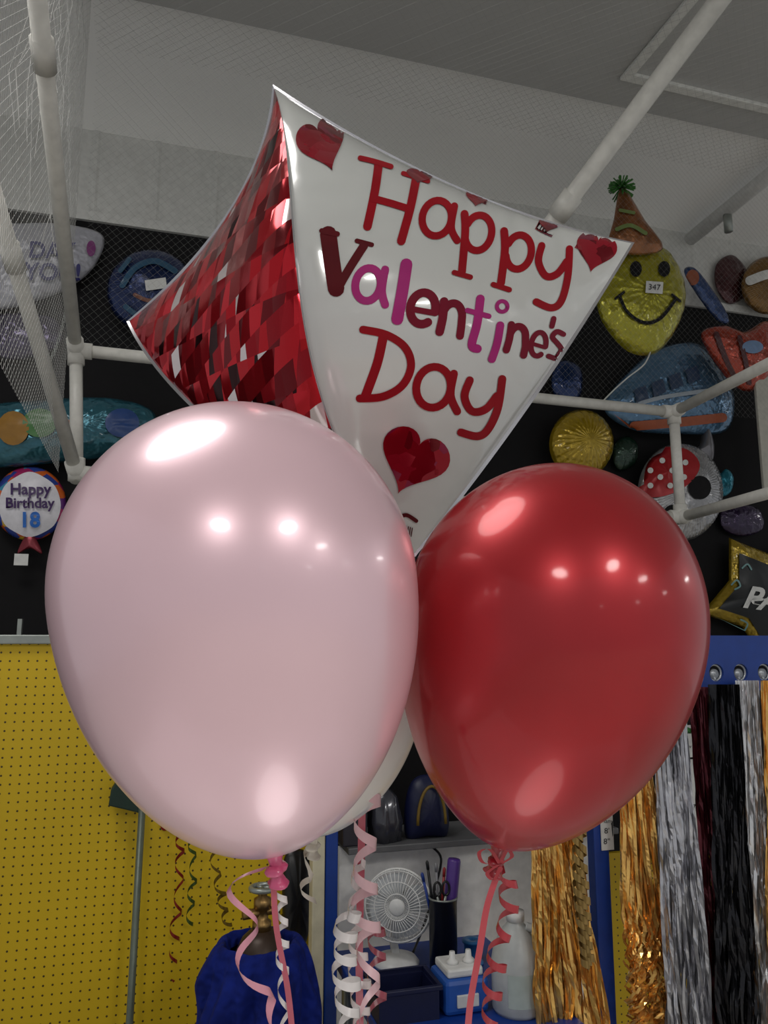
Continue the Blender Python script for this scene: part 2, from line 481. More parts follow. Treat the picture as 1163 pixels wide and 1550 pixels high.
latex((888, 706), (756, 1281), RD, 460, .42, .64, redM, redKnot, 'glossy red latex balloon at the right in front of the fringes')
latex((470, 850), (474, 1262), WD, 352, .42, .6, whiteLatex, mat('cream latex knot', (214, 205, 190), .4), 'white latex balloon mostly hidden behind the pink balloon')

# ------------------------------------------------------------------ foil balloon
def P3(t): return atd(*t)
T, Rr, B, L = P3((415, 133, .93)), P3((956, 368, 1.01)), P3((627, 838, .93)), P3((196, 486, 1.06))
cen = (T+Rr+B+L)/4
mid = {('T', 'B'): P3((457, 458, .79)), ('T', 'R'): P3((690, 286, 1.0)), ('R', 'B'): P3((801, 606, .955)),
       ('T', 'L'): P3((352, 318, 1.0)), ('L', 'B'): P3((335, 650, .97)), ('L', 'R'): P3((580, 470, 1.16))}
ZERO = V3((0, 0, 0))
asym = {('T', 'B'): RT*(-62*.85/F)}
PT3 = {'T': T, 'R': Rr, 'B': B, 'L': L}
def ctrl(a, b):
    mm = mid.get((a, b)) or mid[(b, a)]
    return mm*2-(PT3[a]+PT3[b])/2
def asy(a, b, u, v):
    if (a, b) in asym: return asym[(a, b)]*(4*u*v*(v-u))
    if (b, a) in asym: return asym[(b, a)]*(4*u*v*(u-v))
    return ZERO
def face(a, b, c, h, N=60, wr=.0022):
    A, Bb, C = PT3[a], PT3[b], PT3[c]
    ab, bc, ca = ctrl(a, b), ctrl(b, c), ctrl(c, a)
    n = (Bb-A).cross(C-A).normalized()
    if n.dot((A+Bb+C)/3-cen) < 0: n = -n
    idx = {}; vs = []; fs = []
    for i in range(N+1):
        for j in range(N+1-i):
            u, v = i/N, j/N; w = 1-u-v
            p = A*u*u+Bb*v*v+C*w*w+ab*2*u*v+bc*2*v*w+ca*2*u*w+asy(a, b, u, v)+asy(b, c, v, w)+asy(c, a, w, u)
            bl = h*max(0, 27*u*v*w)**.7
            wk = 0
            for (x1, x2, x3) in ((u, v, w), (v, w, u), (u, w, v)):
                wk += (sin(46*(x1-x2))+.5*sin(71*(x1-x2)+1))*math.exp(-x3*9)*min(1, 5*x3)*4*x1*x2
            idx[(i, j)] = len(vs); vs.append(p+n*(bl+wr*wk))
    for i in range(N):
        for j in range(N-i):
            fs.append((idx[(i, j)], idx[(i+1, j)], idx[(i, j+1)]))
            if i+j < N-1: fs.append((idx[(i+1, j)], idx[(i+1, j+1)], idx[(i, j+1)]))
    return MB().add(vs, fs)
av = (T-B).normalized(); au = (L-(T+B)/2); au = (au-av*au.dot(av)).normalized()
redPrism = prism('red prismatic foil', [(0, (160, 18, 32)), (.22, (198, 28, 40)), (.46, (116, 10, 22)), (.58, (212, 38, 50)), (.8, (168, 20, 34)), (.915, (50, 7, 11)), (.968, (235, 222, 222))], jit=.55, rough=.13, metal=.7, axes=(au, av*.95+au*.2, 48, 40))  # the near-white cells are shard highlights painted into the foil colour
foil = thing('foil_balloon', B, "big white and red diamond shaped foil balloon reading Happy Valentine's Day", 'balloon')
fw = face('T', 'R', 'B', .066, wr=.0029); WB = fw.bvh()
wp = fw.build('white_panel', whiteFoil, foil)
wp['label'] = 'white panel with red lettering'
fr = face('T', 'B', 'L', .035); rp = fr.build('red_panel', redPrism, foil); rp['label'] = 'red prismatic shard panel'
face('T', 'L', 'R', .05).build('red_panel', redPrism, foil)
face('L', 'B', 'R', .05).build('red_panel', redPrism, foil)
mb = MB()
for (a, b) in mid:
    c = ctrl(a, b); rows = []
    for i in range(41):
        t = i/40; p = PT3[a]*(1-t)**2+c*2*t*(1-t)+PT3[b]*t*t+asy(a, b, 1-t, t)
        d = (p-cen).normalized(); rows.append([p, p+d*.0045])
    mb.grid(rows)
mb.build('seam', silverFoil, foil, merge=False)
def lettering(strokes, M, label, k=1.1):
    mb = MB()
    for i, (pts, w) in enumerate(strokes): stroke(mb, WB, pts, w*k, off=.0007+.0001*(i % 3))
    o = mb.build('lettering', M, wp, merge=False); o['label'] = label
happy = [([(573, 250), (567, 292), (556, 344)], 13), ([(545, 240), (566, 245), (592, 253)], 8), ([(630, 270), (621, 315), (607, 366)], 13), ([(610, 263), (648, 275)], 7), ([(564, 301), (590, 308), (619, 317)], 11),
 (arc(661, 331, 22, 27, 0, 360), 11), ([(688, 312), (683, 345), (692, 365)], 11),
 ([(703, 324), (704, 352), (699, 412)], 12), ([(687, 413), (712, 420)], 8), (arc(724, 353, 20, 27, 200, 520), 11),
 ([(763, 350), (764, 380), (758, 429)], 12), ([(746, 431), (771, 439)], 8), (arc(785, 382, 19, 26, 200, 520), 11),
 (cr([(820, 372), (815, 396), (826, 418), (843, 415), (858, 396)], 8), 11), (cr([(862, 377), (859, 420), (849, 456), (834, 466), (811, 457)], 8), 11)]
day = [([(580, 510), (571, 550), (553, 600)], 14), (cr([(549, 499), (585, 507), (613, 526), (622, 554), (609, 583), (580, 600), (544, 603)], 8), 12),
 (arc(656, 586, 26, 31, 0, 360), 12), ([(687, 565), (682, 598), (692, 623)], 12),
 (cr([(711, 575), (703, 600), (714, 622), (735, 619), (752, 599)], 8), 12), (cr([(760, 573), (753, 618), (738, 650), (722, 660), (697, 654)], 8), 12)]
dark = [([(497, 354), (503, 400), (509, 438)], 25), ([(511, 438), (530, 405), (551, 372)], 13), ([(487, 350), (511, 355)], 8), ([(540, 365), (563, 371)], 7)]
red2 = [(arc(640, 467, 19, 24, 5, -310), 13), ([(624, 468), (657, 474)], 9),
 ([(672, 456), (670, 480), (665, 503)], 13), (arc(684, 481, 15, 22, 180, 350)+[(698, 495), (696, 509)], 12),
 ([(774, 491), (771, 512), (766, 530)], 11), (arc(783, 511, 12, 17, 180, 350)+[(795, 525), (792, 538)], 11),
 (arc(815, 521, 11, 18, 5, -310), 8), ([(805, 520), (825, 526)], 6), ([(838, 482), (835, 494)], 8),
 (cr([(853, 506), (843, 502), (836, 510), (844, 520), (850, 530), (843, 542), (830, 539)], 6), 8)]
mag = [(arc(557, 431, 19, 25, 0, 360), 12), ([(583, 408), (578, 440), (583, 462)], 12),
 ([(615, 400), (609, 440), (601, 484)], 18), ([(727, 452), (722, 490), (714, 522), (723, 528)], 13), ([(707, 470), (740, 479)], 8),
 ([(757, 492), (752, 520), (744, 544)], 12), (arc(760, 464, 8, 8, 0, 360), 6)]
lettering(happy, letterRed, 'word Happy in red', 1.0); lettering(day, letterRed, 'word Day in red', 1.0)
lettering(dark, letterDark, 'dark red capital V', 1); lettering(red2, letterWine, "wine red letters of the word Valentine's", 1); lettering(mag, letterPink, "magenta letters of the word Valentine's", 1)
for hx, hy, w, ang, hh in ((489, 221, 74, -20, 84), (901, 383, 62, 14, 62), (623, 700, 106, 24, 104), (634, 268, 40, 12, 22), (722, 301, 36, 12, 26), (830, 342, 30, 12, 22)):
    mb = MB(); fill(mb, WB, heart(hx, hy, w, ang, hh)); mb.build('heart', heartPrism, wp)
mb = MB()
stroke(mb, WB, [(600, 786), (614, 779), (630, 788)], 6)
for i in range(7): stroke(mb, WB, [(606+i*3, 792+i), (604+i*3, 806+i)], 1.4, cap=False)
mb.build('barcode_print', letterDark, wp, merge=False)

# ------------------------------------------------------------------ ribbons
def curl(mb, path, d, w, rad, turns, ph=0, mi=0, d1=None):
    P = cr(path, 10); n = max(len(P), int(turns*18)+2); rows = []
    w *= d/F; rad *= d/F
    d1 = d1 or d
    def samp(t):
        k = t*(len(P)-1); i = min(int(k), len(P)-2); f = k-i
        return atd(P[i][0]*(1-f)+P[i+1][0]*f, P[i][1]*(1-f)+P[i+1][1]*f, d+(d1-d)*t)
    for i in range(n):
        t = i/(n-1); c = samp(t); tn = (samp(min(1, t+.01))-samp(max(0, t-.01))).normalized()
        a = ph+2*pi*turns*t+.6*sin(t*9); rr = rad*min(1, t*6+.1)*(1+.15*sin(t*13))
        c = c+(RT*cos(a)+FW*sin(a))*rr
        s = tn*(w/2) if turns else RT*(w/2)
        rows.append([c-s, c, c+s])
    mb.grid(rows)
def ribbon(parts, M, label, name='curling_ribbon', group=None):
    mb = MB()
    for p in parts: curl(mb, *p)
    return tag(mb.build(name, M, merge=False), label, 'ribbon', group)
rPink = mat('pale pink ribbon', (228, 156, 172), .22, 0, .6); rWhite = mat('white ribbon', (226, 220, 218), .22, 0, .6)
rRose = mat('rose ribbon', (190, 90, 106), .3, 0, .5); rRed = mat('red ribbon', (168, 38, 50), .3, 0, .5)
ribbon([([(404, 1312), (362, 1345), (378, 1400), (372, 1450), (395, 1500), (425, 1560), (440, 1600)], .60, 19, 14, 3, 0)], rPink, 'pale pink ribbon curling loosely to the left under the pink balloon')
ribbon([([(420, 1318), (428, 1380), (428, 1460), (432, 1600)], .61, 11, 9, 7, 1)], rWhite, 'thin white ribbon in tight curls right under the pink balloon knot')
ribbon([([(414, 1318), (418, 1400), (436, 1500), (446, 1600)], .605, 9, 0, 0, 0)], rRose, 'straight rose ribbon hanging from the pink balloon knot')
ribbon([([(556, 1165), (555, 1250), (552, 1340), (558, 1440), (562, 1600)], .83, 17, 19, 6, 0)], mat('blush ribbon', (230, 188, 194), .25, 0, .6), 'blush coloured ribbon in wide spirals under the foil balloon')
ribbon([([(549, 1165), (547, 1300), (544, 1450), (546, 1600)], .87, 11, 0, 0, 0)], rRose, 'straight flat rose ribbon hanging between the two latex balloons')
ribbon([([(534, 1378), (522, 1430), (526, 1500), (531, 1600)], .80, 14, 19, 6, 2)], rWhite, 'bright white ribbon in thick spirals at the bottom centre')
ribbon([([(548, 1300), (540, 1400), (546, 1500), (548, 1600)], .86, 12, 15, 7, 4)], mat('ivory ribbon', (222, 208, 206), .25, 0, .6), 'ivory ribbon spiralling behind the bright white one from higher up')
ribbon([([(566, 1400), (572, 1460), (566, 1600)], .91, 11, 14, 4, 2)], mat('dark pink ribbon', (150, 60, 76), .3, 0, .5), 'dark pink spiral ribbon behind the blush one near the bottom')
ribbon([([(466, 1284), (470, 1310), (462, 1340), (470, 1365)], .88, 11, 8, 2, 0)], mat('cream ribbon', (214, 204, 190), .4), 'short cream ribbon end curling below the white balloon knot')
ribbon([([(757, 1314), (738, 1370), (726, 1440), (712, 1520), (706, 1600)], .72, 10, 0, 0, 0)], mat('coral ribbon', (190, 64, 76), .3, 0, .5), 'straight coral red ribbon slanting down from the red balloon knot')
ribbon([([(762, 1314), (772, 1370), (754, 1440), (744, 1520), (737, 1600)], .735, 12, 15, 7, 0)], rRed, 'red ribbon in tight curls hanging from the red balloon')
mb = MB()
for lp in ([(757, 1308), (732, 1306), (726, 1290), (742, 1286), (757, 1308)], [(757, 1308), (775, 1297), (768, 1287), (757, 1308)], [(755, 1309), (738, 1322), (748, 1332), (758, 1312)]):
    curl(mb, lp, .708, 6, 0, 0)
tag(mb.build('ribbon_bow', rRed, merge=False), 'small looped bow of red ribbon tied round the red balloon knot', 'bow')

# ------------------------------------------------------------------ wall foil balloons
NRM = V3((0, -1, 0))
def wallfoil(label, out, M, T=.07, off=.01, smooth=True, name='foil_balloon', group='foil balloons displayed along the black wall', crimp=.1, ck=True):
    Y = WY-T-off
    o2 = cr(out, 6, True) if smooth else cr([tuple(a[k]+(b[k]-a[k])*t/6 for k in (0, 1)) for a, b in zip(out, out[1:]+out[:1]) for t in range(6)], 1, True)
    pts = [aty(p[0], p[1], Y) for p in o2]
    c = sum(pts, V3((0, 0, 0)))/len(pts); zmin = min(p.z for p in pts)
    root = thing(name, V3((c.x, Y, zmin)), label, 'balloon', group)
    mb = MB().pillow(pts, NRM, T, crimp=crimp); bv = mb.bvh()
    if ck and not M.get('ck') and not M.node_tree.nodes['Principled BSDF'].inputs['Normal'].is_linked: crinkle(M, 16, .6, .03); M['ck'] = 1
    env = mb.build('envelope', M, root)
    return root, env, bv
def decal(name, root, bv, M, fills=(), strokes=(), texts=(), off=.012):
    mb = MB()
    for f in fills: fill(mb, bv, f, off, 4, rings=5)
    for s, w in strokes: stroke(mb, bv, s, w, off, 4)
    for t in texts: text(mb, bv, *t, off=off)
    return mb.build(name, M, root, merge=False)
def price_tag(root, bv, cx, cy, w, h, ang=0, txt=None):
    a = radians(ang)
    out = [(cx+x*cos(a)-y*sin(a), cy+x*sin(a)+y*cos(a)) for x, y in ((-w/2, -h/2), (0, -h/2), (w/2, -h/2), (w/2, 0), (w/2, h/2), (0, h/2), (-w/2, h/2), (-w/2, 0))]
    o = decal('price_tag', root, bv, paperM, [out], off=.015)
    if txt: decal('price_text', o, bv, ink, texts=[(txt, cx, cy, h*.7, ang)], off=.021)
# smiley
ym = mat('lime yellow foil', (164, 158, 36), .2, .5, .4)
root, env, bv = wallfoil('yellow smiling face foil balloon wearing a pointed party hat', [(968, 366), (1008, 378), (1033, 420), (1036, 465), (1017, 510), (990, 536), (955, 534), (924, 505), (905, 465), (908, 420), (931, 381)], ym, .095, .5)
for ex in (963, 1006): decal('eye', root, bv, black, [ell(ex, 407, 9, 12, 20)])
decal('mouth', root, bv, black, strokes=[([(938, 447), (950, 472), (975, 488), (1000, 482), (1024, 452)], 5)])
decal('cheek_mark', root, bv, black, strokes=[([(932, 452), (945, 442)], 4)]); decal('cheek_mark', root, bv, black, strokes=[([(1018, 446), (1030, 456)], 4)])
price_tag(root, bv, 991, 435, 26, 18, 4, '347')
HY = WY-.68
hp = [aty(x, y, HY) for x, y in cr([(922, 376), (930, 330), (937, 290), (946, 286), (976, 335), (1004, 376), (965, 386)], 5, True)]
hm = MB().pillow(hp, NRM, .045); hb = hm.bvh(); ho = hm.build('party_hat', crinkle(mat('tan orange hat foil', (140, 88, 50), .22, .5, .3, var=.35, scale=14)), root)
decal('stripe', ho, hb, mat('green hat print', (110, 130, 70), .4), strokes=[([(934, 347), (955, 341), (978, 353)], 6)])
decal('stripe', ho, hb, mat('green hat print', (110, 130, 70), .4), strokes=[([(939, 318), (960, 322)], 5)])
mb = MB(); c = aty(941, 284, HY)
for i in range(120):
    d = V3((random.gauss(0, 1), random.gauss(0, 1), random.gauss(0, 1))).normalized(); mb.tube([c, c+d*.03, c+d*.07+V3((0, 0, -.008))], .004, 3)
mb.build('pompom', mat('green tinsel', (50, 120, 36), .4, .2), root)
sp_ = [aty(x, y, HY) for x, y in cr([(985, 533), (975, 552), (950, 572), (930, 590), (914, 606)], 6)]
tag(MB().tube(sp_, .0035, 6).build('balloon_string', mat('white string', (200, 200, 196), .6)), 'thin white string trailing down from the smiling face balloon', 'string')
# plain yellow oval
wallfoil('plain yellow rounded foil balloon below the pipe, above the red balloon', ell(880, 672, 48, 52, 14), mat('yellow foil', (166, 138, 26), .2, .5, .4), .1)
# dim ones tucked behind
wallfoil('dim blue foil balloon sliver between the big foil balloon and the bus shape', [(838, 560), (856, 545), (880, 560), (878, 600), (852, 606), (836, 590)], mat('dim blue foil', (28, 50, 96), .2, .5, .3), .04, .01)
wallfoil('dim wine red foil balloon behind the steel blue one', [(1085, 400), (1110, 386), (1134, 415), (1130, 446), (1104, 460), (1084, 434)], mat('dim wine foil', (66, 26, 30), .2, .5, .3, var=.3), .03, .005)
wallfoil('dark green foil balloon below the bus shape, behind the pipe', [(930, 672), (950, 660), (966, 674), (962, 702), (940, 712), (928, 698)], mat('dark green foil', (30, 52, 40), .2, .5, .3, var=.3), .03, .005)
wallfoil('dark violet foil balloon above the gold bordered star', [(1092, 772), (1120, 762), (1150, 772), (1156, 800), (1124, 812), (1094, 800)], mat('dark violet foil', (44, 30, 58), .2, .5, .3, var=.3), .03, .005)
wallfoil('dark maroon foil balloon beside the dark blue swirl one', [(298, 430), (316, 405), (340, 420), (345, 470), (318, 500), (300, 475)], mat('dark maroon foil', (60, 22, 30), .2, .5, .3, var=.3), .04, .005)
wallfoil('dim lilac foil balloon under the purple lettered one', [(-10, 482), (40, 474), (86, 484), (92, 520), (40, 544), (-10, 534)], mat('dim lilac foil', (70, 62, 88), .2, .5, .3, var=.3), .04, .005)
# polka dot bandana
root, env, bv = wallfoil('white foil head shape with red polka dot bandana and dark eye patch', ell(1030, 745, 64, 74), mat('pale silver foil', (170, 170, 172), .2, .6, .3), .1)
b1 = decal('bandana', root, bv, mat('red print', (160, 26, 32), .3, .2), [cr([(968, 745), (972, 700), (1000, 678), (1040, 680), (1060, 705), (1040, 735), (1000, 752)], 5, True)])
decal('dots', b1, bv, paperM, [ell(x, y, 4.5, 4.5, 10) for x, y in ((985, 712), (1003, 697), (1022, 690), (1000, 722), (1018, 712), (1038, 700), (985, 735), (1015, 735), (1036, 722))], off=.018)
decal('eye', root, bv, black, [ell(1060, 738, 17, 18, 20)]); decal('eye', root, bv, black, [ell(1018, 780, 14, 16, 20)])
hp = [aty(x, y, WY-.1) for x, y in cr([(1046, 690), (1062, 672), (1070, 645), (1080, 672), (1076, 700)], 5, True)]
MB().pillow(hp, NRM, .04).build('horn', mat('grey foil', (120, 118, 122), .3, .6), root)
wallfoil('small teal and yellow foil shape beside the polka dot balloon', [(1082, 735), (1098, 710), (1110, 722), (1106, 745), (1090, 752)], mat('teal foil', (40, 120, 140), .3, .5, var=.4, scale=20), .03, .03)
# pale blue vehicle
root, env, bv = wallfoil('pale blue bus shaped foil balloon with a row of windows', [(914, 615), (955, 560), (1002, 526), (1057, 520), (1088, 556), (1112, 600), (1099, 652), (1030, 657), (956, 650)], mat('pale blue foil', (80, 114, 144), .2, .5, .4), .08, .01)
for x, y in ((960, 590), (986, 580), (1012, 570), (1038, 560)):
    decal('window_print', root, bv, mat('dark blue print', (36, 56, 84), .3), [[(x, y), (x+18, y-7), (x+23, y+13), (x+5, y+21)]], off=.018)
decal('stripe', root, bv, mat('pale stripe print', (150, 160, 170), .5), strokes=[([(948, 618), (1000, 602), (1080, 590)], 6)], off=.018)
decal('skirt_print', root, bv, mat('orange print', (150, 72, 36), .4), strokes=[([(960, 645), (1020, 640), (1095, 632)], 14)], off=.018)
root, env, bv = wallfoil('orange red foil balloon with dark stripes near the right edge', [(1062, 510), (1090, 493), (1125, 503), (1165, 488), (1177, 560), (1140, 592), (1106, 577)], mat('orange red foil', (156, 54, 32), .2, .5, .4), .08, .18)
decal('stripe', root, bv, mat('maroon print', (70, 20, 24), .4), strokes=[([(1085, 505), (1100, 545), (1112, 570)], 8)]); decal('stripe', root, bv, mat('maroon print', (70, 20, 24), .4), strokes=[([(1120, 510), (1130, 550), (1135, 580)], 7)])
decal('patch', root, bv, mat('light blue print', (110, 136, 172), .4), [ell(1140, 525, 16, 10, 16)])
root, env, bv = wallfoil('narrow blue foil balloon with orange tip right of the smiling face', [(1036, 412), (1048, 404), (1064, 420), (1095, 465), (1104, 488), (1088, 486), (1060, 452)], mat('steel blue foil', (46, 68, 112), .25, .5, .3), .03, .1)
decal('tip', root, bv, mat('orange tip print', (150, 80, 50), .4), [ell(1049, 420, 10, 12, 16)])
root, env, bv = wallfoil('round tan foil balloon with white band cut by the right edge', ell(1165, 432, 42, 44), mat('tan foil', (126, 92, 42), .25, .5, .3), .08)
decal('band', root, bv, paperM, strokes=[([(1135, 425), (1165, 415), (1195, 420)], 14)])
# star
def starpts(f):
    st = []
    for i in range(10):
        r = (104 if i % 2 == 0 else 62)*f; a = radians(-124+36*i); st.append((1162+r*cos(a), 900+r*sin(a)))
    return st
root, env, bv = wallfoil('black star foil balloon with gold border reading party', starpts(1), mat('gold foil', (156, 130, 32), .2, .55, .3), .07, smooth=False)
s2 = starpts(.73)
s2 = [(a[0]+(b[0]-a[0])*t/3, a[1]+(b[1]-a[1])*t/3) for a, b in zip(s2, s2[1:]+s2[:1]) for t in range(3)]
o = decal('star_print', root, bv, mat('black foil print', (20, 22, 24), .3, .3), [s2], off=.014)
decal('lettering', o, bv, paperM, texts=[('PARTY', 1194, 914, 46, 8, .03, .3)], off=.022)
for sw in ([(1108, 885), (1116, 878), (1121, 887), (1113, 892)], [(1122, 938), (1132, 944), (1128, 954)], [(1124, 860), (1132, 854), (1138, 862)]):
    decal('swirl', o, bv, mat('pale teal print', (110, 150, 150), .4), strokes=[(sw, 2.5)], off=.02)
# left side
root, env, bv = wallfoil('silver white foil balloon with purple birthday lettering at the top left', [(-20, 352), (40, 338), (110, 341), (156, 357), (148, 395), (118, 427), (60, 454), (-20, 462)], mat('clear silver foil', (168, 168, 176), .35, .2), .05, crimp=.05)
decal('lettering', root, bv, mat('blue violet print', (44, 42, 104), .4), texts=[('DAY', 78, 380, 34, 2, .03)], off=.02); decal('lettering', root, bv, mat('blue violet print', (44, 42, 104), .4), texts=[('YOU!', 80, 413, 36, 2, .03)], off=.02)
decal('patch', root, bv, mat('magenta print', (120, 50, 110), .4), [ell(138, 376, 7, 12, 14)])
root, env, bv = wallfoil('dark blue round foil balloon with teal swirls and a price tag', ell(228, 440, 66, 62), mat('dark blue foil', (24, 42, 86), .2, .5, .3), .09)
for sw, w in (([(185, 432), (205, 405), (235, 395), (265, 410)], 9), ([(190, 464), (220, 482), (260, 472)], 8), ([(182, 410), (196, 392)], 7)):
    decal('swirl', root, bv, mat('teal swirl print', (32, 76, 104), .3), strokes=[(sw, w)])
decal('swirl', root, bv, mat('orange swirl print', (110, 60, 36), .3), strokes=[([(204, 446), (228, 455), (264, 446)], 6)])
price_tag(root, bv, 236, 430, 32, 16, -8)
root, env, bv = wallfoil('turquoise sausage shaped foil balloon with green and orange spots', [(-30, 622), (60, 606), (160, 602), (226, 618), (236, 650), (204, 684), (90, 700), (-30, 702)], mat('turquoise foil', (46, 98, 112), .2, .5, .4), .09)
decal('spot', root, bv, mat('green print', (64, 112, 58), .3), [ell(60, 640, 26, 22, 20)]); decal('spot', root, bv, mat('amber print', (145, 104, 36), .3), [ell(20, 648, 24, 26, 20)])
decal('spot', root, bv, mat('orange spot print', (130, 74, 50), .3), [ell(105, 655, 14, 20, 18)]); decal('spot', root, bv, mat('blue spot print', (38, 66, 120), .3), [ell(185, 640, 26, 22, 20)])
root, env, bv = wallfoil('round foil balloon reading Happy Birthday 18 with colourful rim', ell(45, 762, 55, 56), prism('party rim foil', [(0, (50, 70, 150)), (.25, (210, 100, 40)), (.45, (170, 40, 100)), (.65, (210, 170, 50)), (.8, (60, 140, 170)), (.92, (100, 40, 120))], (16, 16, 16), .1, .3, .2, 'EUCLIDEAN'), .06, .02, crimp=.02)
o = decal('face_print', root, bv, mat('white face print', (214, 212, 218), .4), [cr([(-2, 765), (6, 737), (24, 722), (45, 714), (66, 722), (84, 737), (92, 765), (84, 792), (66, 806), (44, 813), (24, 806), (6, 792)], 5, True)], off=.008)
decal('lettering', o, bv, mat('purple text', (56, 24, 84), .5), texts=[('Happy', 46, 741, 24, 0, .025)], off=.02); decal('lettering', o, bv, mat('purple text', (56, 24, 84), .5), texts=[('Birthday', 45, 762, 22, 0, .025)], off=.02)
decal('number', o, bv, mat('blue text', (36, 104, 190), .4), texts=[('18', 45, 788, 32, 0, .03)], off=.02)
c = [aty(x, y, WY-.1) for x, y in cr([(38, 812), (52, 812), (64, 838), (45, 830), (26, 838)], 4, True)]
MB().pillow(c, NRM, .012).build('tail', mat('maroon tail foil', (120, 40, 50), .3, .5), root)
mb = MB(); a, b = aty(22, 838, WY-.12), aty(42, 856, WY-.12); mb.box((a.x, a.y, b.z), (b.x, a.y+.002, a.z)); mb.build('price_tag', paperM, root, smooth=False)
# sign at right edge
a, b = aty(1143, 562, WY-.3), aty(1200, 742, WY-.3)
mb = MB(); mb.box((a.x, a.y, b.z), (b.x, a.y+.02, a.z)); tag(mb.build('sign_board', mat('ivory board', (176, 174, 164), .5), smooth=False, bev=.004), 'blank ivory board cut by the right edge of the view', 'board')

# ------------------------------------------------------------------ blue rack, signs, fringes
RY = 2.0
xa, xb = aty(900, 1000, RY).x, aty(1260, 1000, RY).x
z1, z0 = aty(1110, 962, RY).z, aty(1110, 1046, RY).z
rack = thing('display_rack', (aty(915, 1400, RY).x, RY, 0), 'blue display rack with a holed top rail holding the foil fringes', 'rack')
zh = aty(1120, 1018, RY).z
hx = [aty(1085, 1018, RY).x+(aty(1122, 1018, RY).x-aty(1085, 1018, RY).x)*k for k in range(-5, 5)]
mb = MB(); hr = .026; step = hx[1]-hx[0]
mb.box((xa, RY, zh+hr), (xb, RY+.02, z1)); mb.box((xa, RY, z0), (xb, RY+.02, zh-hr))
for cx in [h for h in hx]:
    for sg in (1, -1):
        ar = [(cx+sg*(hr*sin(pi*k/10)), zh+hr*cos(pi*k/10)) for k in range(11)]
        far = cx+sg*step/2
        for k in range(10):
            (x1, q1), (x2, q2) = ar[k], ar[k+1]
            pts = [V3((x1, RY, q1)), V3((far, RY, q1)), V3((far, RY, q2)), V3((x2, RY, q2))]
            mb.prismo(pts, (0, .02, 0))
mb.box((xa, RY+.02, z1-.01), (xb, RY+.12, z1))
mb.build('rail', blueM, rack, smooth=False, merge=False)
for k, cx in enumerate(hx):
    m2 = MB().tube([V3((cx+.0235*cos(a), RY+.01, zh+.0235*sin(a))) for a in [2*pi*j/24 for j in range(24)]], .0035, 6, closed=True)
    m2.lathe([(.001, .012), (.015, .012), (.015, .004), (.001, .004)], V3((cx, RY+.005, zh-.004)), (0, 1, 0), 20)
    m2.box((cx-.003, RY+.006, zh-.026), (cx+.003, RY+.016, zh-.012))
    m2.build('hook', mat('pale grey hook', (186, 190, 194), .3, .4), rack)
pa, pb = aty(905, 1400, RY+.02).x, aty(928, 1400, RY+.02).x
mb = MB(); mb.box((pa, RY+.02, 0), (pb, RY+.06, z1-.01)); mb.build('upright', blueM, rack, smooth=False, bev=.004)
def card(px0, py0, px1, py1, Y, label, texts=(), strip=None, par=None):
    a, b = aty(px0, py0, Y), aty(px1, py1, Y)
    t = thing('sign_card', (a.x, Y, b.z), label, 'sign')
    mb = MB(); mb.box((a.x, Y, b.z), (b.x, Y+.003, a.z)); bv = mb.bvh(); mb.build('card', paperM, t, smooth=False)
    for x in texts:
        m2 = MB(); text(m2, bv, *x, off=.002, g=2.5)
        m2.build('lettering', ink, t, merge=False)
    if strip:
        m2 = MB(); fill(m2, bv, strip, .0015, 2.5, rings=2); m2.build('stripe', mat('green stripe', (60, 130, 60), .5), t)
card(909, 1228, 930, 1286, RY+.014, 'small white handwritten price card on the blue rack upright', [('Many', 919, 1243, 9), ("8'", 919, 1258, 12), ('8"', 919, 1274, 12)])
card(1034, 1098, 1051, 1146, 2.5, 'small white tag with green top hanging behind the silver fringe', [('sav', 1042, 1130, 8), ('y', 1042, 1139, 8)], [(1034, 1099), (1051, 1099), (1051, 1114), (1034, 1114)])
card(1036, 1150, 1060, 1285, 2.52, 'tall white price card between the silver and burgundy fringes', [('17', 1048, 1222, 12), ('L7', 1048, 1244, 12), ('12.', 1048, 1268, 12)])

def fringe(label, top, bot, wt, wb, Y, M, n, crink=0, sw=.0095, group=None):
    mb = MB(); xs = []
    for i in range(n):
        u = random.uniform(-1, 1); dy = random.uniform(-.016, .01)
        a0 = random.gauss(0, .5); tw = random.uniform(-6, 6); ph = random.uniform(0, 6)
        rows = []
        N = 44 if not crink else 70
        L_ = random.uniform(.93, 1)
        wv = random.uniform(2, 8); fq = random.uniform(8, 22)
        for k in range(N+1):
            t = k/N*L_
            px = top[0]+(bot[0]-top[0])*t+u*(wt*(1-t)+wb*t)/2+wv*t*sin(ph+t*fq)
            py = top[1]+(bot[1]-top[1])*t
            c = aty(px, py, Y+dy*(1+t)+.006*sin(ph*3+t*fq*1.7)*t)
            if crink:
                cc = max(0, t-.55)*crink
                c = c+V3((cc*sin(ph+t*95), cc*cos(ph+t*95), 0))
            a = a0+1.1*sin(ph*2+tw*t*2)+.35*sin(ph+t*40)
            w = (V3((1, 0, 0))*cos(a)+V3((0, 1, 0))*sin(a))*sw/2
            rows.append([c-w, c+w])
        mb.grid(rows)
    o = mb.build('foil_fringe', M, merge=False, smooth=False)
    return tag(o, label, 'fringe', 'foil fringes hanging from the blue rack')
FY = RY-.03
fringe('gold foil fringe just right of the red ribbon, left of the upright', (830, 1150), (872, 1620), 56, 112, FY, goldF, 120)
fringe('gold foil fringe with crinkled ends beside the silver fringe', (950, 1045), (1000, 1610), 44, 84, FY, goldF, 105, crink=.05)
fringe('dull silver foil fringe between the gold and burgundy ones', (1010, 1045), (1050, 1620), 48, 66, FY-.045, mat('dull silver strips', (196, 196, 202), .2, .72, var=.2), 90)
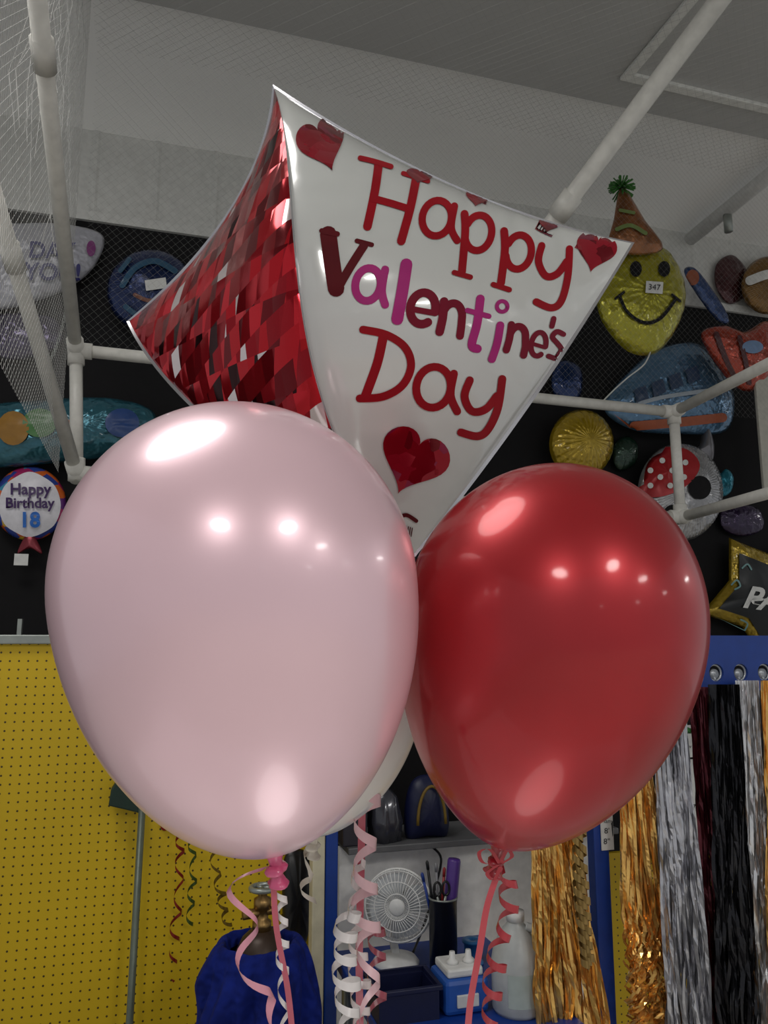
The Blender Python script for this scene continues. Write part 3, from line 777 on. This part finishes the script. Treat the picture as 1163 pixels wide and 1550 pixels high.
fringe('narrow burgundy foil fringe next to the black fringe', (1058, 1040), (1094, 1620), 26, 30, FY, burgF, 45)
fringe('black foil fringe between the burgundy and bright silver ones', (1096, 1036), (1122, 1620), 44, 58, FY-.045, blackF, 90)
fringe('bright silver foil fringe near the right edge', (1132, 1030), (1154, 1620), 34, 44, FY, silvF, 66)
fringe('gold foil fringe cut by the right edge of the view', (1164, 1030), (1186, 1620), 22, 26, FY-.045, goldF, 40)
mb = MB()
for k in range(3): curl(mb, [(870+k*5, 1190), (874+k*5, 1330), (886+k*4, 1460)], 1.92, 12, 7, 12, k*2)
tag(mb.build('foil_garland', mat('antique gold strips', (170, 140, 84), .3, .5), merge=False), 'twisted dark gold foil garland between the two gold fringes', 'garland')

# ------------------------------------------------------------------ things by the pegboard
t = thing('broom', aty(196, 1560, 2.45), 'upside down broom with grey pole and dark green head leaning on the pegboard', 'broom')
b0, b1 = aty(216, 1212, 2.52), aty(196, 1550, 2.47); d = (b1-b0).normalized()
MB().tube([b0, b1+d*(b1.z-.0)/max(.2, -d.z)*.98], .0105, 12).build('handle', mat('grey green pole', (96, 104, 92), .4, .3), t)
out = [aty(x, y, 2.52) for x, y in ((184, 1172), (196, 1180), (218, 1210), (214, 1232), (190, 1226), (164, 1220), (168, 1196))]
MB().prismo(out, (0, .05, 0)).build('head', mat('dark green plastic', (16, 44, 32), .5), t, smooth=False, bev=.004)
sg = 'foil swirls hanging on the pegboard'
def swirl(path, M, label, turns, rad=7):
    mb = MB(); curl(mb, path, 2.34, 6, rad, turns); tag(mb.build('foil_swirl', M, merge=False), label, 'swirl decoration', sg)
swirl([(270, 1262), (272, 1330), (264, 1420), (262, 1488)], mat('red swirl foil', (140, 36, 28), .3, .4), 'red foil swirl hanging longest on the pegboard right of the broom', 6)
swirl([(290, 1270), (292, 1330), (286, 1400)], mat('green swirl foil', (70, 90, 36), .3, .4), 'green foil swirl between the red and gold swirls', 4, 6)
swirl([(318, 1262), (326, 1310), (336, 1360), (344, 1400)], mat('olive swirl foil', (120, 96, 30), .3, .4), 'olive gold foil swirl hanging nearest the pink ribbon', 5)
mb = MB(); c = aty(256, 1248, PY-.01)
for k in range(2): mb.pillow([c+V3((-.012+k*.03+.014*cos(a), 0, .018*sin(a)-.012*k)) for a in [2*pi*i/14 for i in range(14)]], NRM, .008)
tag(mb.build('ornament', mat('red ornament foil', (150, 24, 34), .3, .5)), 'small red foil ornament pinned on the pegboard above the swirls', 'ornament')
# tank
c = aty(396, 1420, 2.15); zsh = aty(396, 1412, 2.15).z
t = thing('gas_cylinder', (c.x, c.y, 0), 'dark brown helium gas cylinder with brass valve under the pink balloon', 'gas cylinder')
MB().lathe([(.001, 0), (.07, 0), (.075, .01), (.075, zsh-.1), (.07, zsh-.05), (.05, zsh-.01), (.03, zsh+.008), (.001, zsh+.008)], (c.x, c.y, 0), n=32).build('body', brown, t)
v = MB().lathe([(.001, 0), (.024, 0), (.024, .02), (.016, .025), (.016, .05), (.022, .052), (.022, .075), (.012, .08), (.012, .095), (.001, .095)], (c.x, c.y, zsh+.008), n=20)
v.tube([V3((c.x, c.y, zsh+.05)), V3((c.x-.05, c.y-.01, zsh+.05))], .012, 12).tube([V3((c.x, c.y, zsh+.05)), V3((c.x+.045, c.y-.005, zsh+.055))], .01, 12)
v = v.build('valve', brass, t)
mb = MB(); zc2 = zsh+.108
mb.tube([V3((c.x+.03*cos(a), c.y+.03*sin(a), zc2)) for a in [2*pi*k/20 for k in range(20)]], .007, 8, closed=True)
for k in range(3): mb.tube([V3((c.x, c.y, zc2)), V3((c.x+.03*cos(k*2.1), c.y+.03*sin(k*2.1), zc2))], .005, 6)
mb.build('hand_wheel', steel, v)
zj = aty(396, 1446, 2.05).z
prof = [(.13, 0), (.135, .1), (.138, zj-.3), (.144, zj-.2), (.14, zj-.12), (.132, zj-.06), (.118, zj-.02), (.098, zj), (.086, zj-.006), (.08, zj-.03)]
pp = cr(prof, 6)
mb = MB().lathe(pp, (c.x-.006, c.y, 0), n=160, fn=lambda a, h: 1+(.1*sin(a*6+3*sin(h*9))+.06*sin(a*17-h*14)+.06*sin(a*3+h*26))*min(1, max(.35, (zj-h)*9)))
tag(mb.build('fabric_cover', royal), 'royal blue creased fabric cover wrapped round the gas cylinder', 'cover')
mb = MB(); pts = [aty(x, y, PY-.036) for x, y in cr([(430, 1300), (450, 1285), (468, 1300), (470, 1380), (462, 1430), (440, 1432), (428, 1390)], 5, True)]
mb.pillow(pts, NRM, .034, crimp=.1); tag(mb.build('bag', blackGloss), 'black bag hanging on the pegboard beside the cream post', 'bag')

# ------------------------------------------------------------------ work table and its things
TZ = .9
tx0, tx1 = aty(520, 1450, 2.4).x, aty(805, 1450, 2.2).x
t = thing('work_table', ((tx0+tx1)/2, 2.2, 0), 'blue topped work table in front of the white panel', 'table')
mb = MB(); mb.box((tx0, 1.85, TZ-.03), (tx1, 2.55, TZ)); mb.build('tabletop', blueM, t, smooth=False, bev=.004)
for x in (tx0+.04, tx1-.04):
    for y in (1.9, 2.5): MB().tube([V3((x, y, 0)), V3((x, y, TZ-.03))], .02, 10).build('leg', steel, t)
def zat(px, py, Y): return aty(px, py, Y).z
# fan
fc = aty(603, 1370, 2.36); bx = V3((fc.x+.005, 2.4, TZ))
t = thing('desk_fan', bx, 'small white desk fan standing in front of the white panel', 'fan')
MB().lathe([(.001, 0), (.068, 0), (.07, .008), (.06, .02), (.025, .03), (.001, .032)], bx, n=32).build('base', whitePl, t)
ax = V3((-.42, -.9, .08)).normalized(); R_ = .1
MB().tube([bx+V3((0, 0, .02)), bx+V3((0, .02, .05)), fc-ax*.06], .013, 12).build('neck', whitePl, t)
MB().lathe([(.001, -.095), (.03, -.09), (.036, -.06), (.036, -.03), (.001, -.028)], fc, ax, 24).build('motor', whitePl, t)
u = (V3((0, 0, 1))-ax*ax.z).normalized(); w = ax.cross(u)
mb = MB()
for r, h in ((R_, 0), (R_*.97, .014), (R_*.97, -.014), (R_*.68, .026), (R_*.36, .03)):
    mb.tube([fc+ax*h+(u*cos(a)+w*sin(a))*r for a in [2*pi*k/40 for k in range(40)]], .004 if h == 0 else .0018, 6, closed=True)
for k in range(44):
    a = 2*pi*k/44; dr = u*cos(a)+w*sin(a); dr2 = u*cos(a+.25)+w*sin(a+.25)
    mb.tube([fc+dr*.024+ax*.03, fc+dr2*R_*.6+ax*.028, fc+dr2*R_*.97+ax*.012, fc+dr2*R_], .0015, 4)
    if k % 2: mb.tube([fc+dr*.036-ax*.035, fc+dr*R_*.7-ax*.032, fc+dr*R_], .0015, 4)
mb.build('guard', whitePl, t)
MB().lathe([(.001, .034), (.02, .034), (.024, .03), (.024, .024), (.001, .024)], fc, ax, 24).build('badge', whitePl, t)
for k in range(4):
    a = k*pi/2+.3; rows = []
    for i in range(8):
        r = .012+(R_*.88-.012)*i/7; half = .3+.4*sin(pi*(i/7)**.7*.85)
        rows.append([fc+(u*cos(a+half*s)+w*sin(a+half*s))*r+ax*(.014*s) for s in (-1, -.5, 0, .5, 1)])
    MB().grid(rows).build('blade', mat('pale grey plastic', (200, 203, 206), .4), t)
MB().lathe([(.001, -.03), (.016, -.028), (.016, .014), (.001, .018)], fc, ax, 20).build('hub', whitePl, t)
mb = MB().tube([V3(p) for p in cr([tuple(bx+V3((.066, .04, .008))), tuple(aty(642, 1400, 2.55)), tuple(aty(660, 1340, 2.58)), tuple(aty(668, 1300, 2.585)), tuple(aty(655, 1282, 2.59))], 6)], .004, 6)
tag(mb.build('power_cord', blackGloss), 'thin black power cord running up the white panel from the fan', 'cord')
# pen cup
cy = 2.28; pc = aty(671, 1400, cy); pc.z = TZ
zt_ = zat(671, 1358, cy)
t = thing('pen_cup', pc, 'black mesh cup full of pens on the blue table', 'cup')
MB().lathe([(.001, 0), (.04, 0), (.041, zt_-TZ), (.043, zt_-TZ+.002), (.038, zt_-TZ), (.037, .004), (.001, .004)], pc, n=28).build('body', blackGloss, t)
mb = MB().tube([pc+V3((.041*cos(a), .041*sin(a), zt_-TZ)) for a in [2*pi*k/24 for k in range(24)]], .003, 6, closed=True); mb.build('rim', steel, t)
zz = zat(684, 1302, cy)
mb = MB().lathe([(.001, 0), (.0185, 0), (.0195, .01), (.0195, zz-zt_+.06), (.017, zz-zt_+.066), (.001, zz-zt_+.066)], pc+V3((.016, -.005, zt_-TZ-.06)), (.12, 0, 1), 20)
tag(mb.build('marker_tube', mat('purple plastic', (78, 46, 128), .35)), 'thick purple tube standing in the black pen cup', 'tube')
for i, (dx, lean, cn, cc, ln) in enumerate(((-.02, -.25, 'black pen leaning left in the cup', (24, 24, 26), .1), (-.008, -.1, 'grey pen upright in the cup', (130, 130, 134), .09), (.0, .1, 'red capped pen leaning in the cup', (150, 40, 40), .075), (-.026, -.42, 'blue pen tilted farthest left in the cup', (30, 60, 140), .07))):
    b_ = pc+V3((dx, .015, zt_-TZ-.07)); dd = V3((lean*.6, -.05, 1)).normalized()
    tp = thing('pen', b_, cn, 'pen', 'pens in the black cup')
    MB().tube([b_, b_+dd*(.05+ln)], .0042, 8).build('barrel', mat('pen '+cn, cc, .4), tp)
    MB().tube([b_+dd*(.05+ln), b_+dd*(.07+ln), b_+dd*(.075+ln)], [.005, .005, .002], 8).build('cap', mat('pen '+cn, cc, .4), tp)
sc_ = thing('scissors', pc+V3((-.01, -.022, .05)), 'black handled scissors standing in the pen cup', 'scissors')
for k in (-1, 1):
    c0 = pc+V3((-.012+.013*k, -.022, zt_-TZ+.03)); MB().tube([c0+V3((.011*cos(a), 0, .019*sin(a))) for a in [2*pi*j/16 for j in range(16)]], .0035, 6, closed=True).build('handle', blackGloss, sc_)
    MB().tube([c0+V3((0, 0, -.02)), c0+V3((-.016*k, 0, -.085))], .004, 6).build('blade', steel, sc_)
# inflator
iy = 2.1; ic = aty(695, 1500, iy)
t = thing('balloon_inflator', (ic.x, iy, TZ), 'blue and white balloon inflator box on the blue table', 'inflator')
zi = zat(695, 1468, iy)
mb = MB(); mb.box((ic.x-.062, iy-.06, TZ), (ic.x+.062, iy+.06, zi)); mb.build('body', mat('bright blue plastic', (34, 84, 168), .35), t, smooth=False, bev=.012)
mb = MB(); mb.box((ic.x-.05, iy-.05, zi), (ic.x+.05, iy+.05, zi+.022)); lid = mb.build('lid', whitePl, t, smooth=False, bev=.006)
for dx in (-.022, .024):
    MB().lathe([(.001, .03), (.007, .03), (.009, .012), (.015, .008), (.016, 0), (.001, 0)], V3((ic.x+dx, iy-.01, zi+.022)), n=18).build('nozzle', whitePl, t)
mb = MB(); mb.box((ic.x-.03, iy-.066, TZ+.02), (ic.x+.03, iy-.059, TZ+.05)); mb.build('front_plate', paperM, t, smooth=False, bev=.002)
sp = aty(716, 1448, 2.34); sp.z = TZ
h = zat(716, 1422, 2.34)-TZ
mb = MB().lathe([(.001, 0), (.032, 0), (.032, .006), (.026, .008), (.026, h-.008), (.032, h-.006), (.032, h), (.01, h), (.01, h-.01), (.001, h-.01)], sp, n=24)
tag(mb.build('ribbon_spool', mat('sky blue plastic', (50, 130, 200), .35)), 'sky blue spool standing behind the inflator', 'spool')
c0 = aty(612, 1500, 2.1)
t = thing('storage_bin', (c0.x, 2.1, TZ), 'dark navy storage bin with rim on the table left of the inflator', 'bin')
mb = MB(); zt2 = zat(612, 1488, 2.1)
for a, b in (((-.085, -.06), (.075, -.054)), ((-.085, .054), (.075, .06)), ((-.085, -.054), (-.079, .054)), ((.069, -.054), (.075, .054))): mb.box((c0.x+a[0], 2.1+a[1], TZ), (c0.x+b[0], 2.1+b[1], zt2))
mb.box((c0.x-.079, 2.046, TZ), (c0.x+.069, 2.154, TZ+.006)); mb.build('body', navy, t, smooth=False)
mb = MB(); mb.box((c0.x-.092, 2.03, zt2), (c0.x+.082, 2.04, zt2+.012)); mb.box((c0.x-.092, 2.16, zt2), (c0.x+.082, 2.17, zt2+.012)); mb.box((c0.x-.092, 2.04, zt2), (c0.x-.082, 2.16, zt2+.012)); mb.box((c0.x+.072, 2.04, zt2), (c0.x+.082, 2.16, zt2+.012))
mb.build('rim', navy, t, smooth=False, bev=.002)
# jug
jy = 2.03; jc = aty(783, 1500, jy); jc.z = TZ
zt3 = zat(783, 1385, jy)-TZ
jm = mat('milky plastic', (215, 218, 216), .35, trans=.3)
t = thing('jug', jc, 'milky white plastic jug with a handle beside the gold fringe', 'jug')
MB().lathe([(.001, 0), (.06, 0), (.066, .01), (.066, zt3*.52), (.06, zt3*.66), (.035, zt3*.86), (.022, zt3*.92), (.021, zt3), (.001, zt3)], jc, n=40).build('body', jm, t)
MB().lathe([(.001, zt3-.012), (.024, zt3-.012), (.024, zt3+.012), (.001, zt3+.013)], jc, n=24).build('cap', whitePl, t)
MB().tube([jc+V3(p) for p in cr([(.02, -.02, zt3*.9), (.05, -.035, zt3*.86), (.068, -.035, zt3*.74), (.062, -.03, zt3*.6), (.045, -.035, zt3*.52)], 6)], .011, 12).build('handle', jm, t)
mb = MB(); rows = [[jc+V3((.0668*cos(a), .0668*sin(a), zt3*q)) for a in [radians(225+90*k/14) for k in range(15)]] for q in (.12, .46)]
mb.grid(rows).build('paper_label', mat('pale jug label', (176, 186, 180), .6), t)

# shelf things
def onshelf(px): return V3((aty(px, 1260, PY-.05).x, PY-.05, zs))
c0 = onshelf(646); h = zat(646, 1172, PY-.05)-zs
t = thing('gift_bag', c0, 'navy rounded bag with a yellow arched trim on the shelf', 'bag')
mb = MB(); pts = [c0+V3((x, 0, z)) for x, z in cr([(-.07, 0), (-.075, h*.5), (-.05, h*.9), (0, h), (.05, h*.9), (.075, h*.5), (.07, 0), (0, .001)], 5, True)]
mb.pillow(pts, NRM, .05, crimp=.03); mb.build('body', navy, t)
mb = MB(); mb.tube([c0+V3((.048*cos(a), -.052, h*.25+.6*h*sin(a))) for a in [pi*k/16 for k in range(17)]], .005, 8); mb.build('arch_trim', mat('mustard plastic', (120, 94, 26), .5), t)
c0 = onshelf(582); h = zat(582, 1165, PY-.05)-zs
t = thing('wrapped_bundle', c0, 'grey clear plastic wrapped bundle on the shelf left of the navy bag', 'bundle')
MB().lathe([(.001, 0), (.05, 0), (.056, h*.3), (.044, h*.62), (.016, h*.74), (.001, h*.74)], c0, n=28, fn=lambda a, hh: 1+.1*sin(a*4+hh*20)+.05*sin(a*9)).build('body', mat('grey wrap', (66, 66, 74), .2, .2, .5), t)
MB().lathe([(.014, h*.72), (.012, h*.77), (.04, h), (.036, h)], c0, n=24, fn=lambda a, hh: 1+.25*sin(a*6)).build('gathered_top', mat('grey wrap light', (100, 100, 106), .2, .2, .5), t)
c0 = onshelf(532); h = zat(532, 1205, PY-.05)-zs
t = thing('box', c0, 'dark boxed item at the left end of the shelf', 'box')
mb = MB(); mb.box((c0.x-.04, c0.y-.05, zs), (c0.x+.04, c0.y+.05, zs+h*.7)); mb.build('body', mat('dark box card', (44, 40, 50), .5), t, smooth=False, bev=.004)
mb = MB(); mb.box((c0.x-.043, c0.y-.054, zs+h*.7), (c0.x+.043, c0.y+.054, zs+h)); mb.build('lid', mat('plum box card', (58, 40, 58), .5), t, smooth=False, bev=.004)

# added counter below the view: its pale top bounces light onto the balloons
t = thing('bounce_counter', (.15, .55, 0), 'added white topped counter below the view, bouncing light up to the balloons', 'counter')
mb = MB(); mb.box((-.75, .12, .96), (1.05, 1.0, 1.0)); mb.build('bounce_top', mat('white laminate', (236, 234, 232), .3), t, smooth=False, bev=.005)
mb = MB(); mb.box((-.7, .17, 0), (1.0, .95, .96)); mb.build('body', mat('grey laminate', (150, 150, 150), .5), t, smooth=False, bev=.004)

# ------------------------------------------------------------------ lights
W = bpy.data.worlds.new('world'); S.world = W; W.use_nodes = True
W.node_tree.nodes['Background'].inputs['Color'].default_value = (.95, .975, 1, 1)
W.node_tree.nodes['Background'].inputs['Strength'].default_value = .34
def refl(px, py, bv):
    d = ray(px, py).normalized()
    acc = V3((0, 0, 0)); p = None
    for ox, oy in ((0, 0), (3, 0), (-3, 0), (0, 3), (0, -3)):
        h = bv.ray_cast(CAM, ray(px+ox, py+oy).normalized())
        if h[0] is not None:
            n = h[1] if h[1].dot(d) < 0 else -h[1]
            acc += n
            if p is None: p = h[0]
    n = acc.normalized()
    return p, d-n*2*d.dot(n)
def lamp(pos, sx, sy, e, rot=None, shape='RECTANGLE', name='ceiling_lamp'):
    ld = bpy.data.lights.new(name, 'AREA'); ld.shape = shape; ld.size = sx; ld.size_y = sy; ld.energy = e; ld.color = (1, .98, .95)
    lo = bpy.data.objects.new(name, ld); lo.location = pos; COL.objects.link(lo)
    if rot: lo.rotation_euler = rot
for i, (px, py, sx, sy, e) in enumerate(((272, 664, 1.6, 1.3, 34), (338, 793, .85, 1.2, 58), (437, 800, .8, 1.2, 58), (489, 825, .9, 1.2, 60), (575, 847, .9, 1.3, 60), (465, 857, .8, 1.2, 52), (395, 862, .7, 1.1, 26), (522, 852, .8, 1.1, 36))):
    p, r = refl(px, py, BODY[0])
    tt = (HC-.12-p.z)/max(r.z, .12); pos = p+r*tt
    lamp(pos, sx, sy, e, shape='ELLIPSE')
# added upward light below the view, for the glow near the pink neck
p, r = refl(424, 1206, BODY[0])
tt = (1.03-p.z)/min(r.z, -.1); pos = p+r*tt
lamp(pos, .3, .5, .55, (pi, 0, 0), 'ELLIPSE', 'neck_glow_fill')
